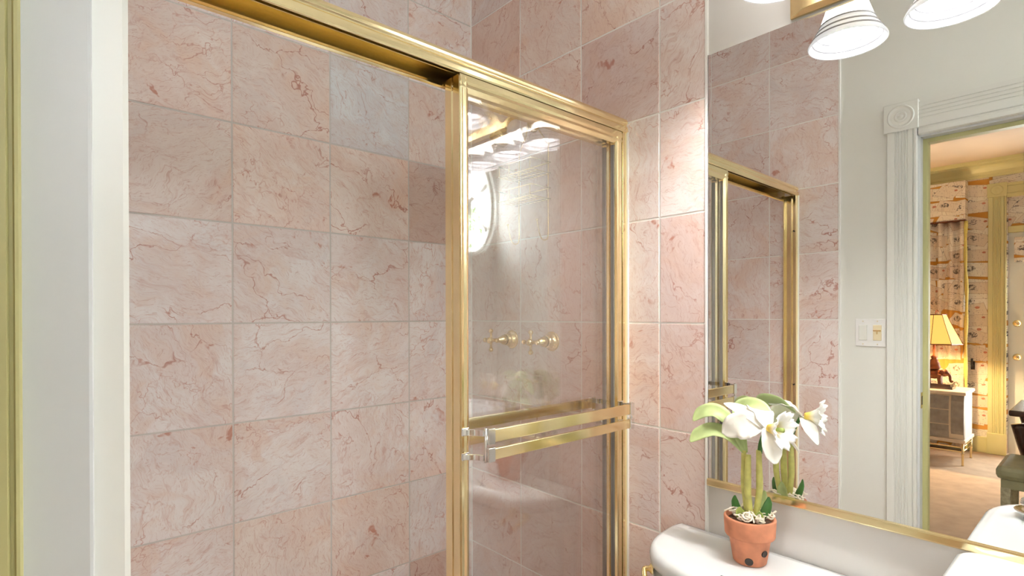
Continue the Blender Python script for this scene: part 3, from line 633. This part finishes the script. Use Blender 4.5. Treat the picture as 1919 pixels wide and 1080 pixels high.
rings = [(srect(.05), SZ-.10), (srect(.012), SZ-.075), (srect(.002), SZ-.045), (srect(0), SZ-.018), (srect(.003), SZ-.006), (srect(.012), SZ), (srect(.022), SZ-.001), (srect(.034), SZ-.007), (morph(srect(.05), selp(.165, .225), .4), SZ-.009), (selp(.165, .225), SZ-.012), (selp(.155, .215), SZ-.022), (selp(.13, .18), SZ-.085), (selp(.08, .11), SZ-.125), (selp(.02, .02), SZ-.135)]
mesh('basin', *loft(rings), 'porcelain', sk, True)
mesh('pedestal', *loft([(sup(-.22, SY, .12, .12, 2.5), 0), (sup(-.22, SY, .115, .115, 2.5), .04), (sup(-.22, SY, .08, .075, 2.5), .12), (sup(-.22, SY, .075, .07, 2.5), .55), (sup(-.22, SY, .13, .15, 2.5), SZ-.09)]), 'porcelain', sk, True)
mesh('spout', *g_tube(smoothpath([(-.07, SY, SZ-.01), (-.07, SY, SZ+.06), (-.11, SY, SZ+.10), (-.17, SY, SZ+.09), (-.185, SY, SZ+.06)], 5), lambda t: .014-.004*t, 10), 'chrome', sk, True)
for y in (SY-.10, SY+.10):
    mesh('faucet_handle', *g_lathe((-.07, y, SZ-.012), (0, 0, 1), [(0, 0), (.022, 0), (.02, .008), (.012, .016), (.010, .035), (.02, .042), (.022, .05), (.014, .058), (0, .06)], 18), 'chrome', sk, True)
ds = thing('silver_dish', (-.345, -1.668, SZ-.008), 'small polished silver footed dish with a lid on the sink rim', 'dish')
dc = (-.345, -1.668)
mesh('saucer', *g_lathe((dc[0], dc[1], SZ-.008), (0, 0, 1), [(0, .0), (.03, .0), (.034, .004), (.044, .014), (.046, .017), (.044, .019), (.030, .011), (0, .009)], 28), 'chrome', ds, True)
mesh('stem', *g_lathe((dc[0], dc[1], SZ), (0, 0, 1), [(.016, 0), (.020, .008), (.014, .014), (.014, .02)], 16), 'dark', ds, True)
mesh('domed_lid', *g_lathe((dc[0], dc[1], SZ+.016), (0, 0, 1), [(0, 0), (.030, .002), (.035, .008), (.033, .016), (.024, .026), (.010, .032), (.005, .034), (.006, .04), (0, .043)], 24), 'chrome', ds, True)

# ---------------------------------------------------------------- light switch
sw = thing('light_switch', (DW, -1.077, 1.192), 'white double switch plate with rocker and ivory dimmer beside the doorway', 'light switch')
swp = box('cover_plate', (DW, DW+.006, -1.1345, -1.0215, 1.191, 1.309), 'plastic', sw, .002)
box('rocker', (DW+.004, DW+.0095, -1.0655, -1.0345, 1.217, 1.283), 'wall', sw, .002)
iv = box('dimmer', (DW+.004, DW+.0095, -1.1185, -1.0875, 1.217, 1.283), 'ivory', sw, .002)
mesh('dimmer_slider', *join(g_box(DW+.009, DW+.013, -1.117, -1.089, 1.256, 1.262), g_box(DW+.009, DW+.0115, -1.105, -1.101, 1.244, 1.256)), 'brass', iv)
for y in (-1.05, -1.103):
    for z in (1.201, 1.299): mesh('plate_screw', *g_lathe((DW+.0055, y, z), (1, 0, 0), [(0, 0), (.003, 0), (.002, .0015), (0, .0015)], 8), 'ivory', swp)

# ---------------------------------------------------------------- potted orchid
PX, PY, PZ = -.100, -1.205, LT
oc = thing('potted_orchid', (PX, PY, PZ), 'white orchid in a small terracotta pot standing on the toilet tank', 'plant')
mesh('pot', *g_lathe((PX, PY, PZ), (0, 0, 1), [(0, 0), (.034, 0), (.037, .003), (.046, .060), (.0475, .062), (.054, .063), (.0555, .066), (.0575, .104), (.056, .107), (.052, .107), (.051, .09), (0, .088)], 40), 'terracotta', oc, True)
mesh('soil', *g_lathe((PX, PY, PZ+.086), (0, 0, 1), [(.0515, 0), (.050, .009), (.035, .014), (.018, .016), (0, .018)], 28), 'soil', oc, True)
Rv = Vector((.749, -.663, 0)); Tv = Vector((-.663, -.749, 0))   # sideways and viewer-facing directions in the pot's own frame
for s, h, r in ((.020, .034, .0075), (-.022, .014, .0085)):
    d = (Tv*math.sqrt(1-(s/.05)**2)+Rv*(s/.05)).normalized(); rr = .036+.0095*(h-.003)/.057
    c = Vector((PX, PY, PZ+h))+d*(rr-.003); dd = (d*math.cos(.157)-Vector((0, 0, math.sin(.157)))); mesh('drain_hole', *g_lathe(c, dd, [(0, .0048), (r*.45, .0048), (r*.8, .0050), (r, .0058), (r*1.08, .0045), (r*1.1, .001)], 16, False), 'dark', oc, True)
# curls of dried moss
for k in range(30):
    a = random.uniform(0, 2*PI); rr = random.uniform(.020, .047); c = Vector((PX+rr*math.cos(a), PY+rr*math.sin(a), PZ+.108+random.uniform(0, .012)))
    q = random.uniform(.007, .013); ax = Vector((random.uniform(-1, 1), random.uniform(-1, 1), random.uniform(.2, 1))).normalized(); x, y, _ = frame_of(ax)
    pts = [c+(x*math.cos(t)+y*math.sin(t))*(q*(1-.35*i/14))+ax*(.0006*i) for i, t in enumerate([i*.62 for i in range(15)])]
    tail = c+Vector((math.cos(a), math.sin(a), random.uniform(-.1, .5)))*random.uniform(.010, .024)
    mesh('moss_curl', *g_tube(pts+[pts[-1].lerp(tail, .5), tail], .0019, 6), 'moss', oc, True)
# canes
def cane(p0, p1, bend, r, name='cane'):
    p0, p1 = Vector(p0), Vector(p1); mid = p0.lerp(p1, .5)+Vector(bend)
    o = mesh(name, *g_tube(smoothpath([p0, p0.lerp(mid, .55), mid, mid.lerp(p1, .55), p1], 4), lambda t: r*(.75+.42*math.sin(PI*min(1, t*.8+.12))+.09*abs(math.sin(t*8))), 10), 'cane', oc, True); return o
B0 = PZ+.09
cane((PX-.002, PY+.002, B0), (PX+.004, PY+.016, 1.004), (.002, .006, 0), .0058)
cane((PX-.008, PY-.006, B0), (PX-.006, PY+.001, .998), (-.003, .003, 0), .0066)
cane((PX-.002, PY-.014, B0), (PX+.001, PY-.021, 1.012), (.002, -.005, 0), .0062)
mesh('flower_stalk', *g_tube(smoothpath([(PX+.004, PY-.022, 1.005), (PX, PY-.026, 1.03), (PX-.008, PY-.040, 1.066)], 5), lambda t: .006-.002*t, 8), 'leaf_dark', oc, True)
def blade(name, pts, widths, nrm, mat, fold=.25, thick=.0012, ruffle=0., nseg=8, nw=6):
    """leaf or petal: spine through pts, half-width along it, facing nrm"""
    sp_ = smoothpath(pts, nseg); n = len(sp_); V, F = [], []; nrm = Vector(nrm).normalized(); ph = random.uniform(0, 6)
    for i, p in enumerate(sp_):
        t = (sp_[min(i+1, n-1)]-sp_[max(i-1, 0)]).normalized(); side = t.cross(nrm).normalized(); nn_ = side.cross(t).normalized()
        u = i/(n-1)*(len(widths)-1); k = min(int(u), len(widths)-2); w = widths[k]*(1-(u-k))+widths[k+1]*(u-k)
        for j in range(nw+1):
            s = -1+2*j/nw; V.append(p+side*(s*w)+nn_*(-fold*w*(1-s*s) + ruffle*math.sin(i*.9+ph+s*2)*abs(s)**2))
    for i in range(n-1):
        for j in range(nw): a_ = i*(nw+1)+j; F.append((a_, a_+1, a_+nw+2, a_+nw+1))
    o = mesh(name, V, F, mat, oc, True); solid(o, thick); return o
# strap leaves arching away from the flower
LB = Vector((PX, PY+.014, 1.0))
blade('leaf', [LB, LB+Vector((-.010, .030, .036)), LB+Vector((-.018, .066, .048)), LB+Vector((-.028, .100, .034)), LB+Vector((-.034, .122, .010))], [.003, .012, .019, .020, .016, .002], (-.55, -.45, .7), 'leaf', .4)
blade('leaf', [LB, LB+Vector((.004, .030, .060)), LB+Vector((-.004, .066, .092)), LB+Vector((-.012, .100, .086)), LB+Vector((-.016, .124, .060))], [.003, .012, .019, .020, .016, .002], (-.6, -.45, .65), 'leaf', .4)
blade('leaf', [LB+Vector((.004, -.004, 0)), LB+Vector((.030, .026, .07)), LB+Vector((.040, .020, .104)), LB+Vector((.036, -.020, .110)), LB+Vector((.028, -.056, .084))], [.003, .013, .019, .020, .016, .003], (-.65, -.55, .5), 'leaf', .3)
# small leaves and bracts at the base
for (dx, dy, h, w, mat, z0) in ((-.010, .022, .052, .010, 'leaf_dark', .10), (-.004, -.036, .060, .011, 'leaf_dark', .105), (.030, -.012, .062, .013, 'leaf', .10), (-.018, .008, .034, .012, 'bract', .098), (-.016, -.026, .034, .011, 'bract', .098)):
    p = Vector((PX+dx*.7, PY+dy*.7, PZ+z0)); q = Vector((PX+dx*1.5, PY+dy*1.3, PZ+z0+h)); o_ = Vector((dx, dy, 0)).normalized()
    blade('base_leaf', [p, p.lerp(q, .4)+o_*.005, p.lerp(q, .75)+o_*.004, q], [w*.5, w, w*.75, .001], (-.8, -.6, .1) if dx < .01 else (.8, -.2, .2), mat, .35)
# flower: axis towards the sink, sepals swept back
FC = Vector((-.112, -1.248, 1.070))
blade('petal', [FC+Vector((0, .006, 0)), FC+Vector((-.014, .032, .004)), FC+Vector((-.022, .064, -.006)), FC+Vector((-.020, .092, -.028))], [.006, .024, .032, .033, .030, .020, .003], (-.70, -.55, .32), 'petal', .22, ruffle=.002)
blade('petal', [FC+Vector((0, .006, 0)), FC+Vector((.004, .034, .022)), FC+Vector((.004, .070, .036)), FC+Vector((-.002, .100, .044))], [.005, .012, .016, .015, .010, .001], (-.6, -.4, .7), 'petal', .35)
blade('petal', [FC, FC+Vector((.020, .014, .026)), FC+Vector((.040, .038, .038)), FC+Vector((.056, .060, .030))], [.006, .020, .028, .029, .022, .003], (-.35, -.65, .65), 'petal', .25, ruffle=.002)
blade('petal', [FC, FC+Vector((-.012, -.016, -.016)), FC+Vector((-.020, -.024, -.044)), FC+Vector((-.020, -.030, -.074))], [.006, .017, .022, .023, .018, .003], (-.66, -.70, .25), 'petal', .3)
blade('petal', [FC, FC+Vector((.030, -.024, -.012)), FC+Vector((.044, -.040, -.032)), FC+Vector((.050, -.054, -.056))], [.005, .014, .019, .017, .010, .002], (.5, -.6, .5), 'petal', .35)
# ruffled trumpet lip
def lip():
    axd = Vector((-.16, -.95, .02)).normalized(); x, y, _ = frame_of(axd); V, F, A = [], [], []; nu, nv = 96, 10
    for j in range(nv):
        t = j/(nv-1)
        for i in range(nu):
            a = 2*PI*i/nu; r = .008+.012*t+.022*t**1.8; ruf = t**3*(.0040*math.sin(8*a)+.0022*math.sin(19*a+1)+.0012*math.sin(31*a))
            V.append(FC+axd*(.006+.056*t-.016*t**4+ruf)+(x*math.cos(a)+y*math.sin(a))*(r+ruf*.6)); A.append(t)
    for j in range(nv-1):
        for i in range(nu): k = (i+1) % nu; F.append((j*nu+i, j*nu+k, (j+1)*nu+k, (j+1)*nu+i))
    o = mesh('flower_lip', V, F, 'lip', oc, True); at_ = o.data.attributes.new('throat', 'FLOAT', 'POINT')
    for i, v in enumerate(A): at_.data[i].value = v
    solid(o, .001)
    mesh('column', *g_tube([FC+axd*.008, FC+axd*.03, FC+axd*.042], lambda t: .004+.0015*t, 8), 'bract', oc, True)
lip()

# ---------------------------------------------------------------- bedroom furniture seen in the mirror
# drape and its valance
dp = thing('window_drape', (-5.33, -.35, 0), 'postcard print drape glowing beside the table lamp, edged with yellow fringe', 'curtain')
V, F, UVs = [], [], []; NY, NZ = 150, 12; arc = 0; prev = None
for i in range(NY+1):
    y = -.80+1.0*i/NY; x = -5.33+.024*math.sin(i*.50)+.008*math.sin(i*.21+1)
    if prev: arc += math.hypot(x-prev[0], y-prev[1])
    prev = (x, y)
    for j in range(NZ+1): V.append((x+.004*math.sin(j*.8+i*.1), y, .03+2.19*j/NZ)); UVs.append((arc*.8, .03+2.19*j/NZ))
for i in range(NY):
    for j in range(NZ): a_ = i*(NZ+1)+j; F.append((a_, a_+1, a_+NZ+2, a_+NZ+1))
cl = mesh('drape_cloth', V, F, 'drape', dp, True); uvl = cl.data.uv_layers.new(name='UVMap')
for l in cl.data.loops: uvl.data[l.index].uv = UVs[l.vertex_index]
solid(cl, .003)
mesh('fringe_edge', *g_tube(smoothpath([(-5.315, -.812, 2.22), (-5.315, -.806, 1.9), (-5.31, -.818, 1.5), (-5.315, -.81, 1.0), (-5.315, -.815, .5), (-5.315, -.81, .03)], 8), lambda t: .013+.003*math.sin(t*40), 8), 'fringe', dp, True)
vv = thing('window_valance', (-5.38, -.30, 2.22), 'postcard print box valance above the drape', 'valance')
vb = mesh('valance_box', *g_prism([(BX, 2.23), (BX+.14, 2.23), (BX+.145, 2.24), (BX+.145, 2.60), (BX+.14, 2.61), (BX, 2.61)], 'y', -.806, .3), 'drape', vv); uvwall(vb, 1, 2, 1.1)
mesh('valance_welt', *g_box(BX+.02, BX+.15, -.81, .3, 2.222, 2.234), 'bronze', vv)
tb = thing('tieback_hook', (BX, -.845, .80), 'small dark metal tieback hook beside the drape fringe', 'hook')
mesh('hook_arm', *g_tube(smoothpath([(BX, -.845, .83), (BX+.05, -.845, .83), (BX+.06, -.845, .86), (BX+.055, -.845, .90)], 4), .009, 8), 'dark', tb, True)
mesh('hook_plate', *g_box(BX, BX+.006, -.86, -.83, .79, .87), 'dark', tb)
# chest on thin metal legs
ct = thing('chest_of_drawers', (-4.905, -.42, 0), 'silver-grey washed chest with pale top on slender metal legs', 'chest')
cy0, cy1, cx0, cx1 = -.885, .05, -5.12, -4.70
body = mesh('carcass', *g_prism([(cx0, .22), (cx1-.015, .22), (cx1, .30), (cx1+.008, .42), (cx1-.004, .56), (cx1-.02, .615), (cx0, .615)], 'y', cy0, cy1), 'whitewash', ct)
for k, (z0, z1) in enumerate(((.235, .345), (.355, .475), (.485, .60))):
    fr = [(cx1-.01+(.018 if .3 < z < .5 else .008), z) for z in (z0, (z0+z1)/2, z1)]
    dr = mesh('drawer_front', *g_prism([(cx1-.03, z0), (fr[0][0], z0), (fr[1][0]+.003, fr[1][1]), (fr[2][0]-.004*(k == 2), z1), (cx1-.03, z1)], 'y', cy0+.10, cy1-.02), 'silverwood', ct)
    for y in (-.62, -.2): mesh('drawer_pull', *g_lathe((cx1+.008, y, (z0+z1)/2), (1, 0, 0), [(0, 0), (.012, .0), (.006, .01), (.012, .02), (0, .024)], 10), 'dark', dr, True)
mesh('corner_panel', *g_prism([(cx1-.02, .225), (cx1+.004, .30), (cx1+.012, .42), (cx1, .56), (cx1-.018, .61), (cx1-.06, .61), (cx1-.06, .225)], 'y', cy0-.004, cy0+.085), 'silverwood', ct)
box('chest_top', (cx0-.01, cx1+.015, cy0-.02, cy1+.02, .615, .645), 'whitewash', ct, .008)
box('base_moulding', (cx0-.006, cx1+.012, cy0-.016, cy1+.016, .195, .225), 'whitewash', ct, .006)
for x in (cx0+.02, cx1-.005):
    for y in (cy0+.005, cy1-.01): mesh('leg', *g_lathe((x, y, 0), (0, 0, 1), [(.010, 0), (.008, .015), (.009, .09), (.014, .10), (.009, .11), (.010, .2)], 10), 'brass', ct, True)
mesh('stretcher', *join(g_tube([(cx1-.005, cy0, .12), (cx1-.005, cy1, .12)], .006, 6), g_tube([(cx1-.005, cy0, .16), (cx1-.005, cy1, .16)], .006, 6), g_tube([(cx0+.02, cy0+.005, .12), (cx1-.005, cy0+.005, .12)], .006, 6), g_tube([(cx0+.02, cy0+.005, .16), (cx1-.005, cy0+.005, .16)], .006, 6)), 'brass', ct, True)
# elephant table lamp
lx, ly = -4.90, -.655
lm = thing('table_lamp', (lx, ly, .645), 'elephant table lamp with a glowing amber bell shade on the pale chest', 'lamp')
mesh('plinth', *join(g_box(lx-.08, lx+.08, ly-.135, ly+.135, .645, .668), g_box(lx-.07, lx+.07, ly-.12, ly+.12, .668, .690)), 'mahogany', lm)
E0 = Vector((lx, ly, .69))
ep = [g_sphere(E0+Vector((0, .01, .085)), .05, 14, 10, (.85, 1.35, .95)), g_sphere(E0+Vector((0, -.065, .098)), .034, 12, 8, (.9, 1., 1.05)),
      g_tube(smoothpath([E0+Vector((0, -.088, .095)), E0+Vector((0, -.106, .065)), E0+Vector((0, -.108, .03)), E0+Vector((0, -.118, .015)), E0+Vector((0, -.128, .03))], 4), lambda t: .015-.009*t, 8)]
for sx in (-.026, .026):
    for dy in (-.035, .05): ep.append(g_tube([E0+Vector((sx, dy, .08)), E0+Vector((sx, dy+.004, .04)), E0+Vector((sx, dy, -.002))], lambda t: .019-.004*t, 8))
    ep.append(g_sphere(E0+Vector((sx*1.25, -.05, .10)), .026, 10, 8, (.25, .8, 1.1)))
ep.append(g_tube([E0+Vector((0, .075, .10)), E0+Vector((0, .088, .07)), E0+Vector((0, .09, .04))], .004, 6))
el = mesh('elephant', *join(*ep), 'bronze', lm, True)
rm = el.modifiers.new('remesh', 'REMESH'); rm.mode = 'VOXEL'; rm.voxel_size = .004; rm.use_smooth_shade = True
mesh('urn', *g_lathe((lx, ly+.01, .815), (0, 0, 1), [(.03, 0), (.045, .01), (.05, .03), (.04, .045), (.045, .06), (.03, .075), (.034, .085), (.02, .10), (.028, .115), (.012, .13), (.010, .24), (.013, .245), (.006, .26)], 20), 'bronze', lm, True)
sh_ = mesh('lamp_shade', *g_lathe((lx, ly, 1.055), (0, 0, 1), [(.195, 0), (.165, .07), (.128, .15), (.098, .22), (.080, .268)], 8, False), 'parchment', lm); solid(sh_, .002)
mesh('shade_trim', *join(g_tube([(lx+.196*math.cos(2*PI*i/8), ly+.196*math.sin(2*PI*i/8), 1.055) for i in range(8)], .005, 6, True), g_tube([(lx+.08*math.cos(2*PI*i/8), ly+.08*math.sin(2*PI*i/8), 1.323) for i in range(8)], .005, 6, True), *[g_tube([(lx+r*math.cos(2*PI*i/8), ly+r*math.sin(2*PI*i/8), 1.055+h) for r, h in ((.197, 0), (.167, .07), (.13, .15), (.1, .22), (.082, .268))], .0025, 5) for i in range(8)]), 'bronze', sh_)
mesh('finial', *g_tube(smoothpath([(lx, ly, 1.30), (lx, ly, 1.345), (lx, ly-.012, 1.365), (lx, ly-.02, 1.345)], 4), .004, 6), 'bronze', lm, True)
mesh('shade_spider', *g_tube([(lx-.08, ly, 1.315), (lx, ly, 1.30), (lx+.08, ly, 1.315)], .003, 6), 'bronze', lm)
mesh('lamp_bulb', *g_sphere((lx, ly, 1.15), .032, 12, 8), 'lampbulb', lm, True)
# dark writing table and the stool pulled up to it
tb2 = thing('writing_table', (-3.35, -1.95, 0), 'dark mahogany table with swooping legs behind the sage stool', 'table')
box('table_top', (-3.62, -3.02, -2.6, -1.345, .715, .75), 'mahogany', tb2, .008)
box('apron', (-3.57, -3.07, -2.52, -1.42, .63, .715), 'mahogany', tb2, .004)
for x in (-3.12, -3.54):
    for y, s in ((-1.385, 1), (-2.55, -1)):
        mesh('leg', *g_tube(smoothpath([(x, y, .66), (x, y-.03*s, .52), (x, y-.075*s, .34), (x, y-.07*s, .16), (x, y-.02*s, .03), (x, y-.01*s, .0)], 4), lambda t: .042-.018*t, 8), 'mahogany', tb2, True)
sl = thing('padded_stool', (-2.82, -1.62, 0), 'sage green padded stool with distressed painted legs on the carpet', 'stool')
st_ = box('seat_cushion', (-3.0, -2.58, -1.90, -1.335, .425, .50), 'sage', sl, .025)
box('seat_apron', (-2.98, -2.60, -1.88, -1.355, .375, .43), 'sage', sl, .006)
for x in (-2.965, -2.62):
    for y in (-1.375, -1.86): mesh('leg', *g_prism([(x-.02, y-.02), (x+.02, y-.02), (x+.02, y+.02), (x-.02, y+.02)], 'z', 0, .38), 'stoolwood', sl)
# shrub outside the oval window
sb = thing('garden_shrub', (-1.75, -3.7, 0), 'leafy green garden shrub outside the oval window', 'shrub')
mesh('stems', *join(*[g_tube(smoothpath([(-1.75, -3.7, 0), (-1.75+dx*.3, -3.7+dy*.4, 1.0), (-1.75+dx, -3.7+dy, 1.85)], 4), .015, 6) for dx, dy in ((.1, .0), (-.1, .1), (0, -.1), (.2, .05), (-.2, 0))]), 'mahogany', sb)
parts = []
for k in range(260):
    c = Vector((-1.75+random.gauss(0, .16), -3.7+random.gauss(0, .14), random.uniform(1.6, 2.3))); d = Vector((random.uniform(-1, 1), random.uniform(-1, 1), random.uniform(.1, 1.6))).normalized(); x, y, _ = frame_of(d); L, w = random.uniform(.08, .16), .016
    parts.append(([c, c+d*L*.5+x*w, c+d*L*.5-x*w, c+d*L+Vector((0, 0, -.02)), c+d*L*.5+y*.006], [(0, 1, 4), (0, 4, 2), (4, 1, 3), (2, 4, 3)]))
props(mesh('foliage', *join(*parts), 'shrub', sb), kind='stuff')
